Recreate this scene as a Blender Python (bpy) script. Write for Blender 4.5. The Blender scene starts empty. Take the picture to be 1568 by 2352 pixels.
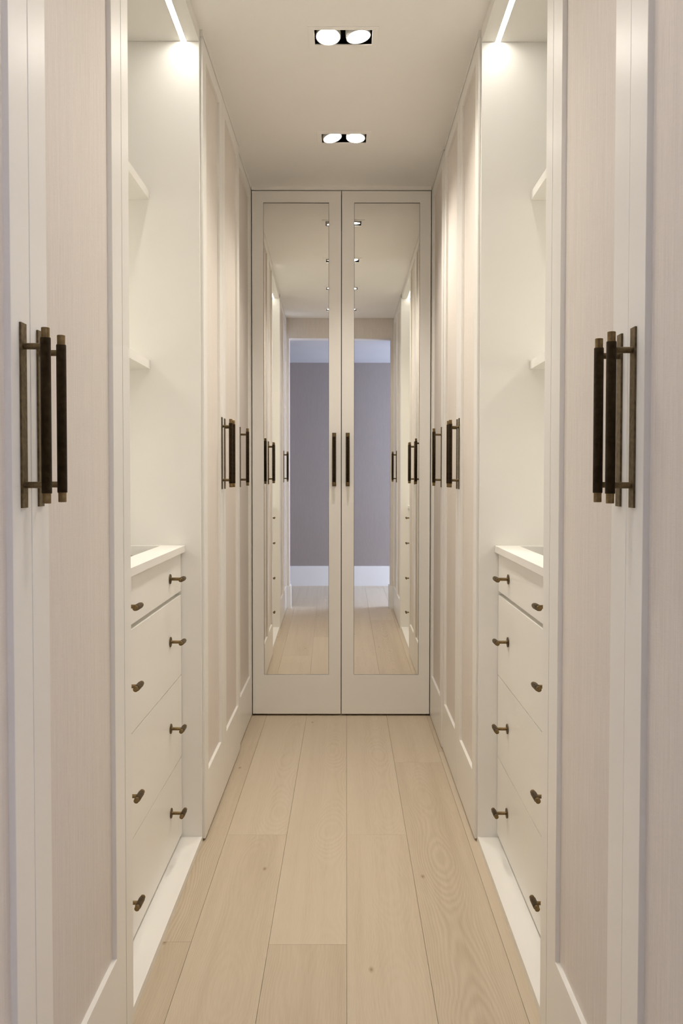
import bpy, bmesh, math, random
from mathutils import Vector, Matrix

random.seed(7)
S = bpy.context.scene
COL = S.collection

# ------------------------------------------------------------------ camera
CAM_H = 1.184
F_PX = 2000.0
PPX, PPY = 795.3, 1153.65
cam_d = bpy.data.cameras.new('camera')
cam = bpy.data.objects.new('camera', cam_d)
COL.objects.link(cam)
cam.location = (0, 0, CAM_H)
cam.rotation_mode = 'XYZ'
PITCH, ROLL = 0.029, -0.001
cam.matrix_world = (Matrix.Translation((0, 0, CAM_H)) @ Matrix.Rotation(math.pi / 2 - PITCH, 4, 'X')
                    @ Matrix.Rotation(-ROLL, 4, 'Z'))
cam_d.sensor_fit = 'VERTICAL'
cam_d.sensor_height = 36.0
cam_d.lens = 36.0 * F_PX / 2352.0
cam_d.shift_x = -(PPX - 784.0) / 2352.0
cam_d.shift_y = (PPY - 1176.0) / 2352.0
cam_d.clip_start = 0.02
cam_d.clip_end = 60
S.camera = cam

# ------------------------------------------------------------------ world, daylight, exposure
W = bpy.data.worlds.new('world')
S.world = W
W.use_nodes = True
W.node_tree.nodes['Background'].inputs[0].default_value = (0.45, 0.6, 1.0, 1)
W.node_tree.nodes['Background'].inputs[1].default_value = 0.6


def area(name, loc, direction, sx, sy, power, color):
    d = bpy.data.lights.new(name, 'AREA')
    d.shape = 'RECTANGLE'
    d.size, d.size_y = sx, sy
    d.energy = power
    d.color = color
    o = bpy.data.objects.new(name, d)
    COL.objects.link(o)
    o.location = loc
    o.rotation_euler = Vector(direction).to_track_quat('-Z', 'Y').to_euler()
    return o


# daylight coming in through the window at the right-hand end of the passage
area('window_daylight', (2.52, -0.1, 1.35), (-1, 0, 0), 1.1, 1.7, 112, (0.58, 0.71, 1.0))

S.view_settings.view_transform = 'Standard'
S.view_settings.look = 'None'
S.view_settings.gamma = 1.0
S.view_settings.use_curve_mapping = False
S.view_settings.exposure = 0.1

LED_STRENGTH = 31.0
SHELF_LED_STRENGTH = 46.0
LAMP_STRENGTH = 14.0
SPOT_WATTS = (7.0, 10.5, 19.5, 24.5)    # dimmed towards the entrance

try:
    S.cycles.max_bounces = 10
    S.cycles.diffuse_bounces = 6
    S.cycles.glossy_bounces = 4
    S.cycles.transmission_bounces = 8
    S.cycles.caustics_reflective = False
    S.cycles.caustics_refractive = False
    S.cycles.sample_clamp_indirect = 6.0
    S.cycles.use_denoising = True
    S.cycles.use_light_tree = False
    S.cycles.use_adaptive_sampling = True
    S.cycles.adaptive_threshold = 0.06
    S.cycles.adaptive_min_samples = 20
except Exception:
    pass


# ------------------------------------------------------------------ materials
def mat(name):
    m = bpy.data.materials.new(name)
    m.use_nodes = True
    nt = m.node_tree
    return m, nt, nt.nodes['Principled BSDF']


def N(nt, t, **kw):
    n = nt.nodes.new(t)
    for k, v in kw.items():
        setattr(n, k, v)
    return n


def ramp(nt, stops):
    r = nt.nodes.new('ShaderNodeValToRGB')
    e = r.color_ramp.elements
    e[0].position, e[0].color = stops[0][0], (*stops[0][1], 1)
    e[1].position, e[1].color = stops[-1][0], (*stops[-1][1], 1)
    for p, c in stops[1:-1]:
        x = e.new(p)
        x.color = (*c, 1)
    return r


def m_paint(name, col, rough=0.34, spread=0.012):
    m, nt, b = mat(name)
    tc = N(nt, 'ShaderNodeTexCoord')
    no = N(nt, 'ShaderNodeTexNoise')
    no.inputs['Scale'].default_value = 2.2
    no.inputs['Detail'].default_value = 3
    nt.links.new(tc.outputs['Object'], no.inputs['Vector'])
    lo = tuple(max(0, c - spread) for c in col)
    hi = tuple(min(1, c + spread) for c in col)
    r = ramp(nt, [(0.3, lo), (0.7, hi)])
    nt.links.new(no.outputs['Fac'], r.inputs[0])
    nt.links.new(r.outputs[0], b.inputs['Base Color'])
    b.inputs['Roughness'].default_value = rough
    b.inputs['IOR'].default_value = 1.45
    n2 = N(nt, 'ShaderNodeTexNoise')
    n2.inputs['Scale'].default_value = 260
    nt.links.new(tc.outputs['Object'], n2.inputs['Vector'])
    bp = N(nt, 'ShaderNodeBump')
    bp.inputs['Strength'].default_value = 0.03
    bp.inputs['Distance'].default_value = 0.001
    nt.links.new(n2.outputs['Fac'], bp.inputs['Height'])
    nt.links.new(bp.outputs[0], b.inputs['Normal'])
    return m


def m_linen(name, col):
    """woven wall-cloth with fine, long vertical threads"""
    m, nt, b = mat(name)
    tc = N(nt, 'ShaderNodeTexCoord')
    mp = N(nt, 'ShaderNodeMapping')
    mp.inputs['Scale'].default_value = (620, 620, 14)
    nt.links.new(tc.outputs['Object'], mp.inputs[0])
    n1 = N(nt, 'ShaderNodeTexNoise')
    n1.inputs['Scale'].default_value = 1.0
    n1.inputs['Detail'].default_value = 2.5
    nt.links.new(mp.outputs[0], n1.inputs['Vector'])
    mp2 = N(nt, 'ShaderNodeMapping')
    mp2.inputs['Scale'].default_value = (110, 110, 900)
    nt.links.new(tc.outputs['Object'], mp2.inputs[0])
    n2 = N(nt, 'ShaderNodeTexNoise')
    n2.inputs['Scale'].default_value = 1.0
    n2.inputs['Detail'].default_value = 1
    nt.links.new(mp2.outputs[0], n2.inputs['Vector'])
    mp3 = N(nt, 'ShaderNodeMapping')
    mp3.inputs['Scale'].default_value = (150, 150, 2.2)
    nt.links.new(tc.outputs['Object'], mp3.inputs[0])
    n3 = N(nt, 'ShaderNodeTexNoise')
    n3.inputs['Scale'].default_value = 1.0
    nt.links.new(mp3.outputs[0], n3.inputs['Vector'])
    a = N(nt, 'ShaderNodeMath', operation='MULTIPLY_ADD')
    nt.links.new(n1.outputs['Fac'], a.inputs[0])
    a.inputs[1].default_value = 0.6
    a2 = N(nt, 'ShaderNodeMath', operation='MULTIPLY')
    nt.links.new(n2.outputs['Fac'], a2.inputs[0])
    a2.inputs[1].default_value = 0.22
    nt.links.new(a2.outputs[0], a.inputs[2])
    a3 = N(nt, 'ShaderNodeMath', operation='MULTIPLY_ADD')
    nt.links.new(n3.outputs['Fac'], a3.inputs[0])
    a3.inputs[1].default_value = 0.25
    nt.links.new(a.outputs[0], a3.inputs[2])
    r = ramp(nt, [(0.36, tuple(c * 0.90 for c in col)), (0.70, tuple(min(1, c * 1.07) for c in col))])
    nt.links.new(a3.outputs[0], r.inputs[0])
    nt.links.new(r.outputs[0], b.inputs['Base Color'])
    b.inputs['Roughness'].default_value = 0.72
    b.inputs['Specular IOR Level'].default_value = 0.25
    bp = N(nt, 'ShaderNodeBump')
    bp.inputs['Strength'].default_value = 0.18
    bp.inputs['Distance'].default_value = 0.0008
    nt.links.new(a3.outputs[0], bp.inputs['Height'])
    nt.links.new(bp.outputs[0], b.inputs['Normal'])
    return m


def m_oak(name):
    m, nt, b = mat(name)
    tc = N(nt, 'ShaderNodeTexCoord')
    oi = N(nt, 'ShaderNodeObjectInfo')
    off = N(nt, 'ShaderNodeVectorMath', operation='SCALE')
    cx = N(nt, 'ShaderNodeCombineXYZ')
    nt.links.new(oi.outputs['Random'], cx.inputs[0])
    nt.links.new(oi.outputs['Random'], cx.inputs[1])
    nt.links.new(oi.outputs['Random'], cx.inputs[2])
    nt.links.new(cx.outputs[0], off.inputs[0])
    off.inputs['Scale'].default_value = 37.0
    rnd = N(nt, 'ShaderNodeVectorMath', operation='ADD')
    nt.links.new(tc.outputs['Object'], rnd.inputs[0])
    nt.links.new(off.outputs[0], rnd.inputs[1])

    def noise(scale_vec, scale=1.0, detail=3, dist=0.0):
        mp = N(nt, 'ShaderNodeMapping')
        mp.inputs['Scale'].default_value = scale_vec
        nt.links.new(rnd.outputs[0], mp.inputs[0])
        n = N(nt, 'ShaderNodeTexNoise')
        n.inputs['Scale'].default_value = scale
        n.inputs['Detail'].default_value = detail
        n.inputs['Distortion'].default_value = dist
        nt.links.new(mp.outputs[0], n.inputs['Vector'])
        return n

    # cathedral grain: nested contours of  A*(x-c)^2 + g(y) + wobble  in the board's own frame
    sxyz = N(nt, 'ShaderNodeSeparateXYZ')
    nt.links.new(tc.outputs['Object'], sxyz.inputs[0])
    cen = N(nt, 'ShaderNodeMath', operation='MULTIPLY_ADD')      # off-centre pith, board by board
    nt.links.new(oi.outputs['Random'], cen.inputs[0])
    cen.inputs[1].default_value = 0.08
    cen.inputs[2].default_value = -0.04
    wav = noise((6.0, 3.0, 1), detail=1.5)
    wv = N(nt, 'ShaderNodeMath', operation='MULTIPLY_ADD')
    nt.links.new(wav.outputs['Fac'], wv.inputs[0])
    wv.inputs[1].default_value = 0.05
    nt.links.new(cen.outputs[0], wv.inputs[2])
    dx = N(nt, 'ShaderNodeMath', operation='SUBTRACT')
    nt.links.new(sxyz.outputs[0], dx.inputs[0])
    nt.links.new(wv.outputs[0], dx.inputs[1])
    x2 = N(nt, 'ShaderNodeMath', operation='MULTIPLY')
    nt.links.new(dx.outputs[0], x2.inputs[0])
    nt.links.new(dx.outputs[0], x2.inputs[1])
    gy = noise((0.6, 2.4, 1), detail=0.0)
    g2_ = N(nt, 'ShaderNodeMath', operation='MULTIPLY')
    nt.links.new(gy.outputs['Fac'], g2_.inputs[0])
    g2_.inputs[1].default_value = 110.0
    xa_ = N(nt, 'ShaderNodeMath', operation='MULTIPLY_ADD')
    nt.links.new(x2.outputs[0], xa_.inputs[0])
    xa_.inputs[1].default_value = 7000.0
    nt.links.new(g2_.outputs[0], xa_.inputs[2])
    wob = noise((70, 7, 1), detail=2)
    madd = N(nt, 'ShaderNodeMath', operation='MULTIPLY_ADD')
    nt.links.new(wob.outputs['Fac'], madd.inputs[0])
    madd.inputs[1].default_value = 3.5
    nt.links.new(xa_.outputs[0], madd.inputs[2])
    sn = N(nt, 'ShaderNodeMath', operation='SINE')
    nt.links.new(madd.outputs[0], sn.inputs[0])
    amp = noise((3.2, 0.9, 1), detail=1)            # grain is bold only in places
    ar = N(nt, 'ShaderNodeMapRange')
    ar.inputs['From Min'].default_value = 0.45
    ar.inputs['From Max'].default_value = 0.68
    ar.inputs['To Min'].default_value = 0.018
    ar.inputs['To Max'].default_value = 0.065
    nt.links.new(amp.outputs['Fac'], ar.inputs[0])
    grain = N(nt, 'ShaderNodeMath', operation='MULTIPLY')
    nt.links.new(sn.outputs[0], grain.inputs[0])
    nt.links.new(ar.outputs[0], grain.inputs[1])
    # fine pores, long streaks, and board-to-board tone
    pores = noise((420, 14, 1), detail=2)
    streak = noise((30, 0.8, 1), detail=3)
    t1 = N(nt, 'ShaderNodeMath', operation='MULTIPLY_ADD')
    nt.links.new(pores.outputs['Fac'], t1.inputs[0])
    t1.inputs[1].default_value = 0.20
    nt.links.new(grain.outputs[0], t1.inputs[2])
    t2 = N(nt, 'ShaderNodeMath', operation='MULTIPLY_ADD')
    nt.links.new(streak.outputs['Fac'], t2.inputs[0])
    t2.inputs[1].default_value = 0.32
    nt.links.new(t1.outputs[0], t2.inputs[2])
    t3 = N(nt, 'ShaderNodeMath', operation='MULTIPLY_ADD')
    nt.links.new(oi.outputs['Random'], t3.inputs[0])
    t3.inputs[1].default_value = 0.17
    nt.links.new(t2.outputs[0], t3.inputs[2])
    r = ramp(nt, [(0.10, (0.44, 0.35, 0.245)), (0.36, (0.575, 0.48, 0.358)), (0.66, (0.65, 0.56, 0.44))])
    nt.links.new(t3.outputs[0], r.inputs[0])
    # sparse small knots
    vo = N(nt, 'ShaderNodeTexVoronoi')
    mpk = N(nt, 'ShaderNodeMapping')
    mpk.inputs['Scale'].default_value = (4.2, 2.0, 1)
    nt.links.new(rnd.outputs[0], mpk.inputs[0])
    nt.links.new(mpk.outputs[0], vo.inputs['Vector'])
    vo.inputs['Scale'].default_value = 1.0
    vo.voronoi_dimensions = '2D'
    kr = ramp(nt, [(0.0, (0.42, 0.32, 0.25)), (0.012, (0.72, 0.65, 0.58)), (0.035, (1, 1, 1))])
    nt.links.new(vo.outputs['Distance'], kr.inputs[0])
    sepc = N(nt, 'ShaderNodeSeparateColor')
    nt.links.new(vo.outputs['Color'], sepc.inputs[0])
    gt = N(nt, 'ShaderNodeMath', operation='GREATER_THAN')
    nt.links.new(sepc.outputs[0], gt.inputs[0])
    gt.inputs[1].default_value = 0.62
    mx = N(nt, 'ShaderNodeMix', data_type='RGBA', blend_type='MULTIPLY')
    nt.links.new(gt.outputs[0], mx.inputs[0])
    nt.links.new(r.outputs[0], mx.inputs[6])
    nt.links.new(kr.outputs[0], mx.inputs[7])
    nt.links.new(mx.outputs[2], b.inputs['Base Color'])
    b.inputs['Roughness'].default_value = 0.42
    b.inputs['Specular IOR Level'].default_value = 0.35
    bp = N(nt, 'ShaderNodeBump')
    bp.inputs['Strength'].default_value = 0.12
    bp.inputs['Distance'].default_value = 0.0006
    nt.links.new(pores.outputs['Fac'], bp.inputs['Height'])
    nt.links.new(bp.outputs[0], b.inputs['Normal'])
    return m


def m_brass(name, c1, c2, rough=0.42, knurl=None):
    m, nt, b = mat(name)
    tc = N(nt, 'ShaderNodeTexCoord')
    no = N(nt, 'ShaderNodeTexNoise')
    no.inputs['Scale'].default_value = 130
    no.inputs['Detail'].default_value = 4
    nt.links.new(tc.outputs['Object'], no.inputs['Vector'])
    r = ramp(nt, [(0.35, c1), (0.7, c2)])
    nt.links.new(no.outputs['Fac'], r.inputs[0])
    nt.links.new(r.outputs[0], b.inputs['Base Color'])
    b.inputs['Metallic'].default_value = 0.85
    b.inputs['Roughness'].default_value = rough
    if knurl:
        axis, rad = knurl
        sx = N(nt, 'ShaderNodeSeparateXYZ')
        nt.links.new(tc.outputs['Object'], sx.inputs[0])
        at = N(nt, 'ShaderNodeMath', operation='ARCTAN2')
        la = {'Z': (1, 0), 'Y': (0, 2)}[axis]
        nt.links.new(sx.outputs[la[0]], at.inputs[0])
        nt.links.new(sx.outputs[la[1]], at.inputs[1])
        turns = 34.0
        an = N(nt, 'ShaderNodeMath', operation='MULTIPLY')
        nt.links.new(at.outputs[0], an.inputs[0])
        an.inputs[1].default_value = turns
        ax = N(nt, 'ShaderNodeMath', operation='MULTIPLY')
        nt.links.new(sx.outputs[2 if axis == 'Z' else 1], ax.inputs[0])
        ax.inputs[1].default_value = turns / rad * 0.62
        outs = []
        for op in ('ADD', 'SUBTRACT'):
            q = N(nt, 'ShaderNodeMath', operation=op)
            nt.links.new(an.outputs[0], q.inputs[0])
            nt.links.new(ax.outputs[0], q.inputs[1])
            s = N(nt, 'ShaderNodeMath', operation='SINE')
            nt.links.new(q.outputs[0], s.inputs[0])
            outs.append(s)
        mn = N(nt, 'ShaderNodeMath', operation='MINIMUM')
        nt.links.new(outs[0].outputs[0], mn.inputs[0])
        nt.links.new(outs[1].outputs[0], mn.inputs[1])
        bp = N(nt, 'ShaderNodeBump')
        bp.inputs['Strength'].default_value = 1.0
        bp.inputs['Distance'].default_value = 0.0008
        nt.links.new(mn.outputs[0], bp.inputs['Height'])
        nt.links.new(bp.outputs[0], b.inputs['Normal'])
    return m


def m_plain(name, col, rough=0.6, metallic=0.0):
    m, nt, b = mat(name)
    b.inputs['Base Color'].default_value = (*col, 1)
    b.inputs['Roughness'].default_value = rough
    b.inputs['Metallic'].default_value = metallic
    return m


def m_emit(name, col, strength):
    m, nt, b = mat(name)
    b.inputs['Base Color'].default_value = (0.9, 0.9, 0.9, 1)
    b.inputs['Emission Color'].default_value = (*col, 1)
    b.inputs['Emission Strength'].default_value = strength
    return m


PAINT = m_paint('cream_lacquer', (0.85, 0.83, 0.785), 0.33)
CEIL = m_paint('ceiling_paint', (0.905, 0.885, 0.85), 0.85)
LINEN = m_linen('linen_cloth', (0.74, 0.68, 0.622))
WALLCLOTH = m_linen('passage_wallcloth', (0.345, 0.295, 0.272))
WHITE = m_paint('white_paint', (0.80, 0.79, 0.78), 0.4)
OAK = m_oak('pale_oak')
SUB = m_plain('subfloor', (0.20, 0.14, 0.09), 0.9)
DARK = m_plain('void_shade', (0.05, 0.035, 0.025), 0.9)  # near-black colour standing in for shade inside cabinets and gaps
BLACK = m_plain('black_housing', (0.012, 0.010, 0.009), 0.5)
BRASS = m_brass('aged_brass', (0.16, 0.105, 0.045), (0.27, 0.185, 0.085), 0.40)
PLATE = m_brass('dark_bronze_plate', (0.105, 0.074, 0.036), (0.19, 0.137, 0.070), 0.5)
GRIP = m_brass('knurled_bronze_grip', (0.030, 0.018, 0.007), (0.060, 0.038, 0.016), 0.48, ('Z', 0.007))
TGRIP = m_brass('knurled_bronze_knob', (0.085, 0.06, 0.032), (0.16, 0.11, 0.06), 0.48, ('Y', 0.007))
LAMP = m_emit('lamp_glow', (1.0, 0.93, 0.84), LAMP_STRENGTH)
LED = m_emit('led_glow', (1.0, 0.97, 0.885), LED_STRENGTH)
SLED = m_emit('shelf_led_glow', (1.0, 0.97, 0.88), SHELF_LED_STRENGTH)
try:                                   # sampling hints only: the lamp beams do the lighting
    LAMP.cycles.emission_sampling = 'NONE'
    LED.cycles.emission_sampling = 'FRONT'
    SLED.cycles.emission_sampling = 'FRONT'
except Exception:
    pass
MIRROR = m_plain('mirror_silver', (0.90, 0.895, 0.87), 0.0, 1.0)
GLASS, _nt, _b = mat('clear_glass')
_nt.nodes.remove(_b)
_tr, _gl, _mx, _fr = (_nt.nodes.new('ShaderNodeBsdfTransparent'), _nt.nodes.new('ShaderNodeBsdfGlossy'),
                      _nt.nodes.new('ShaderNodeMixShader'), _nt.nodes.new('ShaderNodeFresnel'))
_tr.inputs[0].default_value = (1, 1, 0.995, 1)
_gl.inputs['Roughness'].default_value = 0.01
_fr.inputs[0].default_value = 1.06
_gl.inputs[0].default_value = (1, 1, 1, 1)
_nt.links.new(_fr.outputs[0], _mx.inputs[0])
_nt.links.new(_tr.outputs[0], _mx.inputs[1])
_nt.links.new(_gl.outputs[0], _mx.inputs[2])
_nt.links.new(_mx.outputs[0], _nt.nodes['Material Output'].inputs[0])

# ------------------------------------------------------------------ mesh helpers
WORLD = {}          # object name -> world location


def box(bm, x0, x1, y0, y1, z0, z1):
    vs = [bm.verts.new(p) for p in
          [(x0, y0, z0), (x1, y0, z0), (x1, y1, z0), (x0, y1, z0), (x0, y0, z1), (x1, y0, z1), (x1, y1, z1), (x0, y1, z1)]]
    for f in ((0, 3, 2, 1), (4, 5, 6, 7), (0, 1, 5, 4), (1, 2, 6, 5), (2, 3, 7, 6), (3, 0, 4, 7)):
        bm.faces.new([vs[i] for i in f])
    return vs


def bevel_all(bm, w, seg=2, ang=0.5):
    es = [e for e in bm.edges if len(e.link_faces) == 2 and e.calc_face_angle(0) > ang]
    bmesh.ops.bevel(bm, geom=es, offset=w, segments=seg, affect='EDGES', profile=0.6, clamp_overlap=True)


def frame_ring(outer, inner, t0, t1, axis):
    """rectangular ring; outer/inner = (a0,a1,b0,b1) in the plane, t0..t1 thickness along axis ('x','y','z')"""
    bm = bmesh.new()

    def P(a, b, t):
        return {'x': (t, a, b), 'y': (a, t, b), 'z': (a, b, t)}[axis]

    def loop(r, t):
        return [bm.verts.new(P(*q, t)) for q in ((r[0], r[2]), (r[1], r[2]), (r[1], r[3]), (r[0], r[3]))]

    o0, o1, i0, i1 = loop(outer, t0), loop(outer, t1), loop(inner, t0), loop(inner, t1)
    for k in range(4):
        j = (k + 1) % 4
        bm.faces.new((o0[k], o0[j], i0[j], i0[k]))
        bm.faces.new((o1[k], i1[k], i1[j], o1[j]))
        bm.faces.new((o0[k], o1[k], o1[j], o0[j]))
        bm.faces.new((i0[k], i0[j], i1[j], i1[k]))
    bmesh.ops.recalc_face_normals(bm, faces=bm.faces)
    return bm


def lathe(profile, axis='z', seg=28):
    """profile: list of (t, r) along the axis; closed with caps"""
    bm = bmesh.new()
    rings = []
    for t, r in profile:
        ring = []
        for k in range(seg):
            a = 2 * math.pi * k / seg
            c, s = r * math.cos(a), r * math.sin(a)
            ring.append(bm.verts.new({'z': (c, s, t), 'x': (t, c, s), 'y': (s, t, c)}[axis]))
        rings.append(ring)
    for a, b in zip(rings, rings[1:]):
        for k in range(seg):
            j = (k + 1) % seg
            bm.faces.new((a[k], a[j], b[j], b[k]))
    bm.faces.new(list(reversed(rings[0])))
    bm.faces.new(rings[-1])
    bmesh.ops.recalc_face_normals(bm, faces=bm.faces)
    return bm


def to_mesh(name, bm, material, smooth=False):
    me = bpy.data.meshes.new(name)
    bm.to_mesh(me)
    bm.free()
    me.materials.append(material)
    if smooth:
        for p in me.polygons:
            p.use_smooth = True
        me.set_sharp_from_angle(angle=math.radians(35))
    return me


def place(name, me, loc, parent=None):
    o = bpy.data.objects.new(name, me)
    COL.objects.link(o)
    loc = Vector(loc)
    if parent is not None:
        o.parent = parent
        o.location = loc - WORLD[parent.name]
    else:
        o.location = loc
    WORLD[o.name] = loc
    return o


def obj(name, bm, material, parent=None, smooth=False, bevel=0.0):
    """mesh given in world coordinates; the origin goes to its centre"""
    if bevel:
        bevel_all(bm, bevel)
    xs = [v.co for v in bm.verts]
    c = Vector([(min(v[i] for v in xs) + max(v[i] for v in xs)) / 2 for i in range(3)])
    for v in bm.verts:
        v.co -= c
    return place(name, to_mesh(name, bm, material, smooth), c, parent)


def bobj(name, b, material, parent=None, bevel=0.0):
    bm = bmesh.new()
    box(bm, *b)
    return obj(name, bm, material, parent, smooth=False, bevel=bevel)


def thing(name, loc, label, cat, group=None):
    o = bpy.data.objects.new(name, None)
    COL.objects.link(o)
    o.empty_display_size = 0.1
    o.location = loc
    WORLD[o.name] = Vector(loc)
    tag(o, label, cat, group)
    return o


def tag(o, label, cat, group=None):
    o['label'] = label
    o['category'] = cat
    if group:
        o['group'] = group
    return o


def struct(o, label=None, cat=None):
    o['kind'] = 'structure'
    if label:
        o['label'] = label
    if cat:
        o['category'] = cat
    return o


# ------------------------------------------------------------------ measurements
D = 4.287                 # plane of the mirrored doors
H = 2.60                  # ceiling
DOOR_Z0, DOOR_Z1 = 0.008, 2.578
PANEL_Z0, PANEL_Z1 = 0.212, 2.527
Y_IN = 0.78               # inner face of the wall with the opening
BODY = 0.64               # wardrobe depth

# ------------------------------------------------------------------ setting: floor and boards
floor = bobj('floor', (-2.7, 2.7, -1.02, 5.0, -0.05, -0.006), SUB)
struct(floor, 'pale oak plank floor running through the dressing corridor', 'floor')
cols = {0: [-0.1, 2.185, 4.40], 1: [0.66, 2.850, 4.96], 2: [-0.02, 2.173, 4.37], 3: [0.65, 2.851, 4.96],
        4: [-0.63 + 0.0, 1.40, 3.583, 4.96], 5: [-0.3, 1.55, 3.72, 4.96], -1: [-0.2, 1.6, 3.5, 4.96], 6: [0.5, 2.0, 4.2, 4.96]}
EDGE = [-0.394 + 0.198 * k for k in range(-12, 17)]
GAP = 0.00035
for ci, (xa, xb) in enumerate(zip(EDGE, EDGE[1:])):
    k = ci - 11            # column number: 0 is the one left of x = -0.394
    if xb > 2.68 or xa < -2.68:
        continue
    if -2 <= k <= 7:
        cuts = [-1.0] + cols.get(k, [0.9, 2.6, 4.96])
    else:
        cuts = [-1.0, -1.0 + 0.25 + 0.31 * (ci % 3), 0.78]
    if cuts[-1] < 4.9 and -2 <= k <= 7:
        cuts.append(4.96)
    for ya, yb in zip(cuts, cuts[1:]):
        bm = bmesh.new()
        box(bm, xa + GAP, xb - GAP, ya + GAP, yb - GAP, -0.006, 0.0)
        top = [e for e in bm.edges if all(v.co.z > -0.001 for v in e.verts)]
        bmesh.ops.bevel(bm, geom=top, offset=0.0004, segments=1, affect='EDGES')
        obj('plank', bm, OAK, floor)

# ceiling, walls
bm = bmesh.new()
LY = [1.171, 2.008, 2.845, 3.682]         # twin downlights along the corridor
LX = -0.0115
OW, OD = 0.188, 0.098                     # opening of a downlight
ys = [Y_IN - 0.12]
for y in LY:
    ys += [y - OD / 2, y + OD / 2]
ys.append(5.0)
for i in range(len(ys) - 1):
    if i % 2:
        box(bm, -1.25, LX - OW / 2, ys[i], ys[i + 1], H, H + 0.02)
        box(bm, LX + OW / 2, 1.2, ys[i], ys[i + 1], H, H + 0.02)
    else:
        box(bm, -1.25, 1.2, ys[i], ys[i + 1], H, H + 0.02)
ceiling = struct(obj('ceiling', bm, CEIL), 'plain cream ceiling above the dressing corridor', 'ceiling')
struct(bobj('wall_left', (-1.25, -1.13, Y_IN, 5.0, -0.01, H), WHITE), 'wall behind the left-hand wardrobes', 'wall')
struct(bobj('wall_right', (1.08, 1.2, Y_IN, 5.0, -0.01, H), WHITE), 'wall behind the right-hand wardrobes', 'wall')
struct(bobj('wall_far', (-1.13, 1.08, 4.95, 5.07, -0.01, H), WHITE), 'wall behind the mirrored wardrobe', 'wall')

# wall with the cased opening the corridor is entered through (seen in the mirror)
OXL, OXR, OZ = -0.435, 0.395, 2.42
bm = bmesh.new()
box(bm, -2.6, OXL, Y_IN - 0.12, Y_IN, 0, H)
box(bm, OXR, 2.6, Y_IN - 0.12, Y_IN, 0, H)
box(bm, OXL, OXR, Y_IN - 0.12, Y_IN, OZ, H)
struct(obj('wall_front', bm, LINEN), 'linen-covered wall around the corridor opening, reflected in the mirror', 'wall')
bm = bmesh.new()
box(bm, -0.60, OXL - 0.0, Y_IN, Y_IN + 0.014, 0, 0.205)
box(bm, OXL, OXL + 0.012, Y_IN - 0.134, Y_IN + 0.014, 0, 0.205)
struct(obj('baseboard_left', bm, WHITE, bevel=0.002), 'white baseboard on the left jamb of the opening', 'baseboard')
bm = bmesh.new()
box(bm, OXR, 0.55, Y_IN, Y_IN + 0.014, 0, 0.205)
box(bm, OXR - 0.012, OXR, Y_IN - 0.134, Y_IN + 0.014, 0, 0.205)
struct(obj('baseboard_right', bm, WHITE, bevel=0.002), 'white baseboard on the right jamb of the opening', 'baseboard')

# passage behind the camera
struct(bobj('wall_back', (-2.6, 2.6, -1.0, -0.88, 0, 2.6), WALLCLOTH), 'grey-mauve cloth wall of the passage seen in the mirror', 'wall')
struct(bobj('baseboard_back', (-0.53, 2.6, -0.88, -0.862, 0, 0.215), WHITE, bevel=0.002), 'tall white baseboard along the passage wall', 'baseboard')
struct(bobj('wall_return', (-2.6, -0.53, -0.88, -0.69, 0, 2.6), WALLCLOTH), 'projecting corner of the passage wall at the left', 'wall')
struct(bobj('baseboard_return', (-2.6, -0.515, -0.69, -0.674, 0, 0.205), WHITE, bevel=0.002), 'white baseboard of the projecting passage corner', 'baseboard')
struct(bobj('ceiling_passage', (-2.6, 2.6, -1.0, Y_IN - 0.12, OZ, OZ + 0.02), m_paint('passage_ceiling_dimmed_white', (0.56, 0.55, 0.57), 0.8)), 'lower white ceiling of the passage', 'ceiling')  # white paint greyed: the passage's weaker light is put into the colour
struct(bobj('wall_end_left', (-2.72, -2.6, -1.0, Y_IN, 0, 2.6), WALLCLOTH), 'left end wall of the passage', 'wall')
bm = bmesh.new()
box(bm, 2.6, 2.72, -1.0, -0.70, 0, 2.6)
box(bm, 2.6, 2.72, 0.5, Y_IN, 0, 2.6)
box(bm, 2.6, 2.72, -0.70, 0.5, 0, 0.45)
box(bm, 2.6, 2.72, -0.70, 0.5, 2.25, 2.6)
struct(obj('wall_end_right', bm, WALLCLOTH), 'right end wall of the passage with a window', 'wall')
win = struct(obj('window_1', frame_ring((-0.70, 0.5, 0.45, 2.25), (-0.64, 0.44, 0.51, 2.19), 2.62, 2.68, 'x'), WHITE),
             'white framed window at the end of the passage', 'window')
bobj('pane', (2.645, 2.651, -0.64, 0.44, 0.51, 2.19), GLASS, win)

# ------------------------------------------------------------------ pull handles (shared meshes)
HZ0, HZ1 = 1.1395, 1.402
HC = (HZ0 + HZ1) / 2
AX = 0.0335             # axis of the bar in front of the door face
BAR, CAP = 0.250, 0.0145
g2 = BAR / 2 - CAP
ME_GRIP = to_mesh('grip', lathe([(-g2, 0.0055), (-g2, 0.0069), (-g2 + 0.0006, 0.0073), (g2 - 0.0006, 0.0073), (g2, 0.0069), (g2, 0.0055)], 'z'), GRIP, True)
ME_CAP = to_mesh('end_cap', lathe([(-CAP / 2, 0.0055), (-CAP / 2 + 0.0005, 0.006), (CAP / 2 - 0.0005, 0.006), (CAP / 2, 0.0055)], 'z'), BRASS, True)
ME_RING = to_mesh('collar', lathe([(-0.0006, 0.0060), (-0.0006, 0.0068), (0.0006, 0.0068), (0.0006, 0.0060)], 'z'), BRASS, True)
MEH = {}
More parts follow.
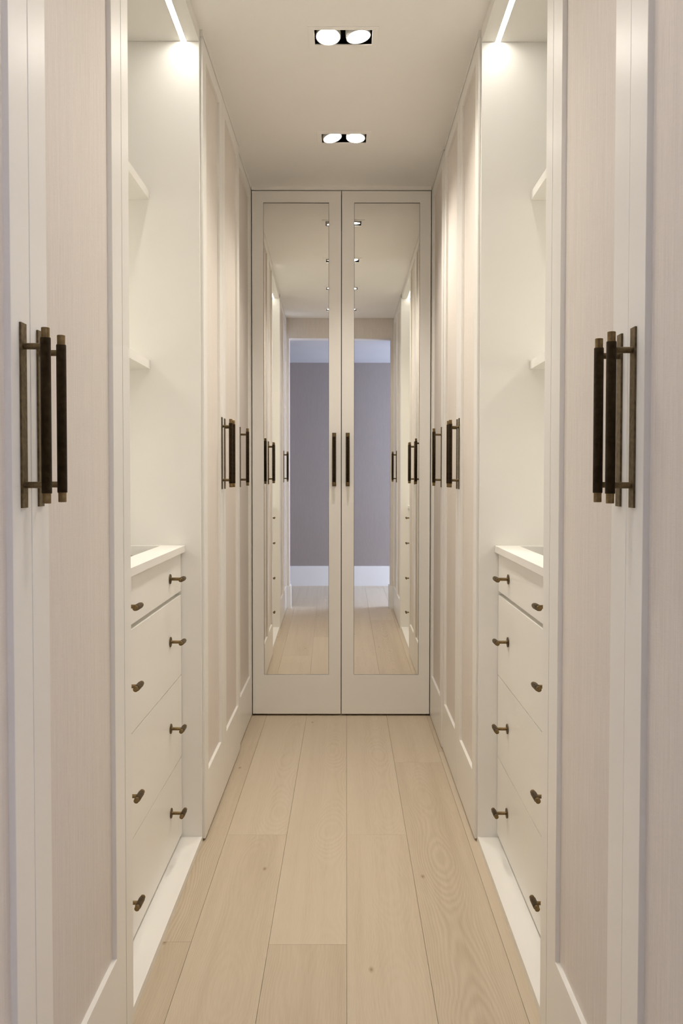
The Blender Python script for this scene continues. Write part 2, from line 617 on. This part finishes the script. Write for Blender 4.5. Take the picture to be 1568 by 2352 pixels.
for ax in 'xy':
    MEH['post' + ax] = to_mesh('post', lathe([(-AX / 2 + 0.0015, 0.0046), (AX / 2, 0.0046)], ax, 20), PLATE, True)
    bm = bmesh.new()
    if ax == 'x':
        box(bm, -0.0015, 0.0015, -0.0105, 0.0105, -(HZ1 - HZ0) / 2, (HZ1 - HZ0) / 2)
    else:
        box(bm, -0.0098, 0.0098, -0.0015, 0.0015, -(HZ1 - HZ0) / 2, (HZ1 - HZ0) / 2)
    bevel_all(bm, 0.0004, 1)
    MEH['plate' + ax] = to_mesh('backplate', bm, PLATE)


def handle(door, p, n):
    """p: point on the door face at the middle of the handle; n: outward unit normal"""
    p, n = Vector(p), Vector(n)
    ax = 'x' if abs(n.x) > 0.5 else 'y'
    place('backplate', MEH['plate' + ax], p + n * 0.0015, door)['label'] = 'dark bronze backplate'
    place('grip', ME_GRIP, p + n * AX, door)['label'] = 'knurled dark bronze grip'
    for s in (-1, 1):
        place('end_cap', ME_CAP, p + n * AX + Vector((0, 0, s * (BAR / 2 - CAP / 2))), door)
        place('collar', ME_RING, p + n * AX + Vector((0, 0, s * g2)), door)
        place('post', MEH['post' + ax], p + n * (AX / 2 + 0.0005) + Vector((0, 0, s * 0.0985)), door)


def side_door(unit, sgn, xface, y0, y1, stile=0.073, hy=None, g=0.0013):
    """framed door with recessed linen panel on a side wall; sgn = -1 left wall, +1 right wall"""
    xb = xface + sgn * 0.022
    ring = frame_ring((y0 + g, y1 - g, DOOR_Z0, DOOR_Z1), (y0 + stile, y1 - stile, PANEL_Z0, PANEL_Z1), xface, xb, 'x')
    front = [e for e in ring.edges if all(abs(v.co.x - xface) < 1e-6 for v in e.verts)
             and len(e.link_faces) == 2 and e.calc_face_angle(0) > 0.5]
    bmesh.ops.bevel(ring, geom=front, offset=0.0009, segments=2, affect='EDGES', profile=0.5)
    d = obj('door', ring, PAINT, unit)
    xs = sorted((xface + sgn * 0.0095, xface + sgn * 0.016))
    bobj('linen_panel', (xs[0], xs[1], y0 + stile - 0.004, y1 - stile + 0.004, PANEL_Z0 - 0.004, PANEL_Z1 + 0.004), LINEN, d)['label'] = 'recessed beige linen panel'
    if hy is not None:
        handle(d, (xface, hy, HC), (-sgn, 0, 0))
    return d


def carcass(unit, sgn, xface, y0, y1):
    """hollow cabinet body behind side doors"""
    xa = xface + sgn * 0.0225
    xb = sgn * 1.10 if sgn < 0 else 1.06
    x0, x1 = sorted((xa, xb))
    bm = bmesh.new()
    t = 0.016
    box(bm, x0, x1, y0 + 0.001, y0 + t, 0, 2.574)
    box(bm, x0, x1, y1 - t, y1 - 0.001, 0, 2.574)
    box(bm, x0, x1, y0 + t, y1 - t, 0.0, 0.006)
    box(bm, x0, x1, y0 + t, y1 - t, 2.556, 2.574)
    bx = sorted((xb, xb - sgn * 0.01))
    box(bm, bx[0], bx[1], y0 + t, y1 - t, 0.006, 2.556)
    return obj('body', bm, DARK, unit)


# ------------------------------------------------------------------ side wardrobes
SIDES = {
    -1: dict(word='left', near=-0.461, far=-0.457, last=-0.466, frame=-0.466,
             near_y=(0.797, 1.276, 1.801), near_h=(1.243, 1.311), niche=(1.858, 2.786),
             far_y=(2.800, 3.233, 3.735), far_h=(3.196, 3.268), last_h=3.815,
             shelf=-0.625, top=-0.517, top_in=-0.592, front=-0.530, led=(-0.523, -0.506), back=-1.11),
    1: dict(word='right', near=0.419, far=0.418, last=0.4145, frame=0.426,
            near_y=(0.797, 1.304, 1.792), near_h=(1.274, 1.337), niche=(1.849, 2.788),
            far_y=(2.802, 3.262, 3.765), far_h=(3.232, 3.292), last_h=3.803,
            shelf=0.584, top=0.476, top_in=0.551, front=0.488, led=(0.468, 0.484), back=1.07),
}

# knob meshes
KX = 0.0375
ME_ROSE = to_mesh('rose', lathe([(-0.0016, 0.0150), (0.0008, 0.0150), (0.0016, 0.0140)], 'x', 32), PLATE, True)
ME_STEM = to_mesh('stem', lathe([(-KX / 2 + 0.001, 0.0047), (KX / 2, 0.0047)], 'x', 20), BRASS, True)
ME_TBAR = to_mesh('knob_grip', lathe([(-0.020, 0.0055), (-0.020, 0.0068), (-0.019, 0.0073), (0.019, 0.0073), (0.020, 0.0068), (0.020, 0.0055)], 'y', 28), TGRIP, True)
ME_TCAP = to_mesh('knob_end', lathe([(-0.0055, 0.0050), (-0.005, 0.0061), (-0.0035, 0.0061), (-0.003, 0.0056), (-0.0015, 0.0056), (-0.001, 0.0061), (0.005, 0.0061), (0.0055, 0.0050)], 'y', 28), BRASS, True)


def knob(drawer, p, sgn, tilt):
    p = Vector(p)
    n = Vector((-sgn, 0, 0))
    r = Matrix.Rotation(tilt, 3, 'X')
    place('rose', ME_ROSE, p + n * 0.0017, drawer)
    place('stem', ME_STEM, p + n * (KX / 2), drawer)
    o = place('knob_grip', ME_TBAR, p + n * KX, drawer)
    o.rotation_euler.x = tilt
    for s in (-1, 1):
        o = place('knob_end', ME_TCAP, p + n * KX + r @ Vector((0, s * 0.0258, 0)), drawer)
        o.rotation_euler.x = tilt


def sx(a, b):
    return (a, b) if a < b else (b, a)


for sgn, q in SIDES.items():
    w = q['word']
    xn, xf, xl, fr = q['near'], q['far'], q['last'], q['frame']
    # near double wardrobe
    y0, ym, y1 = q['near_y']
    u = thing('double_wardrobe', (xn + sgn * 0.3, (y0 + y1) / 2, 0),
              f'double-door cream wardrobe with linen panels nearest the viewer on the {w}', 'wardrobe', 'double wardrobes along the corridor')
    carcass(u, sgn, xn, y0, y1)
    gn = 0.0013 if sgn < 0 else 0.0005
    side_door(u, sgn, xn, y0, ym, hy=q['near_h'][0], g=gn)
    side_door(u, sgn, xn, ym, y1, hy=q['near_h'][1], g=gn)
    # niche
    n0, n1 = q['niche']
    bk = q['back']
    u = thing('open_wardrobe_niche', (fr + sgn * 0.3, (n0 + n1) / 2, 0),
              f'open cream niche with two shelves, lit from above, on the {w} wall', 'niche', 'open lit niches')
    a, b = sx(fr, bk)
    aj, bj = sx(xn, bk)
    bobj('side_panel', (aj, bj, y1 + 0.0018, n0, 0, 2.5565), PAINT, u, bevel=0.001)
    bobj('side_panel', (a, b, n1, q['far_y'][0] - 0.001, 0, 2.5565), PAINT, u, bevel=0.001)
    a2, b2 = sx(bk, bk + sgn * 0.018)
    bobj('back_panel', (a2, b2, y1 + 0.003, q['far_y'][0] - 0.001, 0, 2.5565), PAINT, u)
    a3, b3 = sx(fr, bk + sgn * 0.018)
    bobj('top_panel', (a3, b3, y1 + 0.003, q['far_y'][0] - 0.001, 2.557, 2.5995), PAINT, u)
    a4, b4 = sx(fr, q['front'] + sgn * 0.45)
    bobj('plinth', (a4, b4, n0, n1, 0.0, 0.0195), PAINT, u, bevel=0.0008)
    sa, sb = sx(q['shelf'], bk)
    for z0, z1 in ((1.527, 1.5545), (2.062, 2.0885)):
        bobj('shelf', (sa, sb, n0 + 0.0005, n1 - 0.0005, z0, z1), PAINT, u, bevel=0.001)
    # LED profile in the niche top, and slim ones under the back of each shelf
    l0, l1 = q['led']
    u = thing('led_strip_light', ((l0 + l1) / 2, (n0 + n1) / 2, 2.557),
              f'glowing linear LED strip in the top of the {w} niche', 'strip light', 'LED strips in the niche tops')
    obj('housing', frame_ring((l0 - 0.0015, l1 + 0.0015, n0 + 0.0004, n1 - 0.0004), (l0, l1, n0 + 0.001, n1 - 0.001), 2.5562, 2.5570, 'z'), WHITE, u)
    bobj('diffuser', (l0 + 0.0001, l1 - 0.0001, n0 + 0.0012, n1 - 0.0012, 2.5566, 2.5569), LED, u)
    for z, nm in ((1.527, 'lower'), (2.062, 'upper')):
        c = bk - sgn * 0.02
        u = thing('shelf_light', (c, (n0 + n1) / 2, z), f'slim LED strip under the back of the {nm} shelf in the {w} niche',
                  'strip light', 'LED strips under the niche shelves')
        bobj('housing', (c - 0.008, c + 0.008, n0 + 0.01, n1 - 0.01, z - 0.004, z - 0.0002), WHITE, u)
        bobj('diffuser', (c - 0.006, c + 0.006, n0 + 0.012, n1 - 0.012, z - 0.0058, z - 0.0038), SLED, u)
    # drawer chest in the niche
    fx = q['front']
    cback = bk - sgn * 0.006
    u = thing('drawer_chest', (fx + sgn * 0.25, (n0 + n1) / 2, 0.0195),
              f'cream four-drawer chest with bronze T-knobs and glass top in the {w} niche', 'chest', 'drawer chests in the niches')
    bm = bmesh.new()
    ca, cb = sx(fx + sgn * 0.0205, cback)
    box(bm, ca, cb, n0 + 0.001, n0 + 0.017, 0.0198, 0.9425)
    box(bm, ca, cb, n1 - 0.017, n1 - 0.001, 0.0198, 0.9425)
    box(bm, ca, cb, n0 + 0.017, n1 - 0.017, 0.0198, 0.035)
    box(bm, *sx(cback - sgn * 0.01, cback), n0 + 0.017, n1 - 0.017, 0.035, 0.9425)
    box(bm, *sx(fx + sgn * 0.0205, fx + sgn * 0.04), n0 + 0.017, n1 - 0.017, 0.800, 0.824)
    obj('body', bm, PAINT, u)
    tx0, tx1 = sx(q['top'], cback)
    ti = q['top_in']
    inner = (*sx(ti, cback - sgn * 0.05), n0 + 0.03, n1 - 0.022)
    top = obj('countertop', frame_ring((tx0, tx1, n0 + 0.0008, n1 - 0.0008), inner, 0.9430, 0.9650, 'z'), PAINT, u, bevel=0.0012)
    bobj('glass_pane', (inner[0] + 0.0004, inner[1] - 0.0004, inner[2] + 0.0004, inner[3] - 0.0004, 0.9555, 0.9610), GLASS, top)['label'] = 'clear glass inset'
    rows = [(0.8195, 0.9405, 0.877), (0.5500, 0.8060, 0.687), (0.2860, 0.5470, 0.4235), (0.0330, 0.2830, 0.166)]
    for i, (z0, z1, kz) in enumerate(rows):
        bm = bmesh.new()
        d0, d1 = sx(fx, fx + sgn * 0.02)
        box(bm, d0, d1, n0 + 0.002, n1 - 0.002, z0, z1)
        bevel_all(bm, 0.0008, 2)
        dr = obj('drawer', bm, PAINT, u)
        if i == 0:
            bm = bmesh.new()
            ta, tb = sx(fx + sgn * 0.042, cback - sgn * 0.012)
            box(bm, ta, tb, n0 + 0.02, n1 - 0.02, 0.944, 0.950)
            for k in (1, 2):
                yy = n0 + (n1 - n0) * k / 3
                box(bm, ta, tb, yy - 0.004, yy + 0.004, 0.950, 0.9535)
            obj('tray', bm, PAINT, dr)['label'] = 'cream divided tray under the glass'
        for yk, t in ((2.053, random.uniform(-0.03, 0.03)), (n1 - 0.178, random.uniform(-0.03, 0.03))):
            knob(dr, (fx, yk, kz), sgn, t)
    # far double wardrobe and the single one beside the mirrored doors
    y0, ym, y1 = q['far_y']
    u = thing('double_wardrobe', (xf + sgn * 0.3, (y0 + y1) / 2, 0),
              f'double-door cream wardrobe with linen panels beyond the {w} niche', 'wardrobe', 'double wardrobes along the corridor')
    carcass(u, sgn, xf, y0, y1)
    side_door(u, sgn, xf, y0, ym, stile=0.068, hy=q['far_h'][0])
    side_door(u, sgn, xf, ym, y1, stile=0.068, hy=q['far_h'][1])
    u = thing('single_wardrobe', (xl + sgn * 0.3, (y1 + D) / 2, 0),
              f'narrow single-door cream wardrobe against the mirrored doors on the {w}', 'wardrobe', 'single wardrobes at the corridor end')
    carcass(u, sgn, xl, y1, D - 0.001)
    side_door(u, sgn, xl, y1, D - 0.001, stile=0.068, hy=q['last_h'])
    # fascia strips up to the ceiling
    t = 'trim_1' if sgn < 0 else 'trim_2'
    bm = bmesh.new()
    box(bm, *sx(xn, xn + sgn * 0.003), Y_IN, q['near_y'][2], 2.585, H)
    box(bm, *sx(xf, xf + sgn * 0.003), q['far_y'][0], y1, 2.585, H)
    box(bm, *sx(xl, xl + sgn * 0.003), y1, D, 2.585, H)
    box(bm, *sx(xf, xf + sgn * 0.030), q['far_y'][0] - 0.0008, q['far_y'][0] + 0.002, 2.5785, H)
    struct(obj(t, bm, PAINT), f'cream fascia strip between {w} wardrobes and ceiling', 'trim')
    bm = bmesh.new()
    box(bm, *sx(xn, xn + sgn * 0.3), Y_IN, q['near_y'][0] - 0.001, 0, 2.5825)
    struct(obj('trim_4' if sgn < 0 else 'trim_5', bm, PAINT), f'cream filler strip at the {w} side of the opening', 'trim')

# ------------------------------------------------------------------ mirrored wardrobe at the end
XL, XR, XM = -0.4645, 0.4130, -0.0253
u = thing('mirrored_wardrobe', (XM, D + 0.3, 0), 'cream double wardrobe with two tall mirror doors closing the corridor', 'wardrobe')
bm = bmesh.new()
box(bm, XL, XL + 0.016, D + 0.024, D + 0.62, 0, 2.574)
box(bm, XR - 0.016, XR, D + 0.024, D + 0.62, 0, 2.574)
box(bm, XL + 0.016, XR - 0.016, D + 0.61, D + 0.62, 0, 2.574)
box(bm, XL + 0.016, XR - 0.016, D + 0.024, D + 0.61, 2.556, 2.574)
box(bm, XL + 0.016, XR - 0.016, D + 0.05, D + 0.61, 0.0, 0.012)
obj('body', bm, DARK, u)
for (xa, xb, ma, mb, hx, yaw) in ((XL + 0.0015, XM - 0.0018, -0.4065, -0.0866, -0.0605, 0.0108),
                                  (XM + 0.0018, XR - 0.0015, 0.0368, 0.3575, 0.0060, 0.0)):
    zb, zt = 0.2040, 2.5225
    ring = frame_ring((xa, xb, 0.0095, DOOR_Z1), (ma, mb, zb, zt), D, D + 0.022, 'y')
    front = [e for e in ring.edges if all(abs(v.co.y - D) < 1e-6 for v in e.verts) and e.calc_face_angle(0) > 0.5]
    bmesh.ops.bevel(ring, geom=front, offset=0.0007, segments=2, affect='EDGES', profile=0.5)
    d = obj('door', ring, PAINT, u)
    pane = bobj('mirror_pane', (ma + 0.0014, mb - 0.0014, D + 0.0055, D + 0.0095, zb + 0.0012, zt - 0.0028), MIRROR, d)
    bobj('shade_backing', (ma - 0.004, mb + 0.004, D + 0.013, D + 0.017, zb - 0.004, zt + 0.004), DARK, d)  # dark sheet standing in for the shadow line around the mirror
    pane['label'] = 'tall silvered mirror'
    pane.rotation_euler.z = yaw
    handle(d, (hx, D, HC - 0.001), (0, -1, 0))
bm = bmesh.new()
box(bm, XL, XR, D, D + 0.022, 2.5825, H)
struct(obj('trim_3', bm, PAINT), 'cream fascia strip above the mirrored doors', 'trim')

# ------------------------------------------------------------------ recessed twin downlights
tilts = [((-0.05, 0.10), (-0.02, -0.08)), ((-0.10, 0.0), (-0.04, 0.10)), ((-0.22, 0.0), (-0.05, -0.16)), ((-0.12, -0.22), (-0.14, 0.02))]
names = ['recessed twin downlight above the corridor opening, seen only in the mirror',
         'recessed twin downlight above the niches, seen only in the mirror',
         'larger-looking recessed twin downlight nearer the viewer, black inside',
         'recessed twin downlight nearest the mirrored doors, black inside']
for y, tl, lab in zip(LY, tilts, names):
    u = thing('twin_downlight', (LX, y, H), lab, 'downlight', 'twin downlights in the ceiling')
    obj('trim_frame', frame_ring((LX - OW / 2 - 0.018, LX + OW / 2 + 0.018, y - OD / 2 - 0.018, y + OD / 2 + 0.018),
                                 (LX - OW / 2 + 0.0015, LX + OW / 2 - 0.0015, y - OD / 2 + 0.0015, y + OD / 2 - 0.0015), H - 0.0025, H + 0.001, 'z'), CEIL, u, bevel=0.0007)
    bm = bmesh.new()
    a, b, c, d_ = LX - OW / 2, LX + OW / 2, y - OD / 2, y + OD / 2
    t = 0.002
    box(bm, a - t, a, c - t, d_ + t, H + 0.0015, H + 0.11)
    box(bm, b, b + t, c - t, d_ + t, H + 0.0015, H + 0.11)
    box(bm, a, b, c - t, c, H + 0.0015, H + 0.11)
    box(bm, a, b, d_, d_ + t, H + 0.0015, H + 0.11)
    box(bm, a, b, c, d_, H + 0.108, H + 0.11)
    obj('housing', bm, BLACK, u)
    for s, (rx, ry) in zip((-1, 1), tl):
        p = Vector((LX + s * 0.0485, y, H + 0.0015))
        prof = [(0.05, 0.030), (0.05, 0.034), (0.012, 0.040), (-0.002, 0.040), (-0.002, 0.0375), (0.003, 0.0375)]
        lm = lathe(prof, 'z', 36)
        lamp = place('lamp', to_mesh('lamp', lm, CEIL, True), p, u)
        lamp.rotation_euler = (rx, ry, 0)
        lens = lathe([(-0.0015, 0.0373), (0.0025, 0.0373)], 'z', 36)
        place('lens', to_mesh('lens', lens, LAMP, True), p, lamp)['label'] = 'glowing round lens'
        # the beam of this lamp, leaving just below its lens
        sd = bpy.data.lights.new('lamp_beam', 'SPOT')
        sd.energy = SPOT_WATTS[LY.index(y)]
        sd.color = (1.0, 0.94, 0.85)
        sd.spot_size = math.radians(118)
        sd.spot_blend = 1.0
        sd.shadow_soft_size = 0.03
        so = bpy.data.objects.new('lamp_beam', sd)
        COL.objects.link(so)
        so.parent = u
        rot = Matrix.Rotation(ry, 3, 'Y') @ Matrix.Rotation(rx, 3, 'X')
        so.location = p + rot @ Vector((0, 0, -0.034)) - WORLD[u.name]
        so.rotation_euler = (rx, ry, 0)
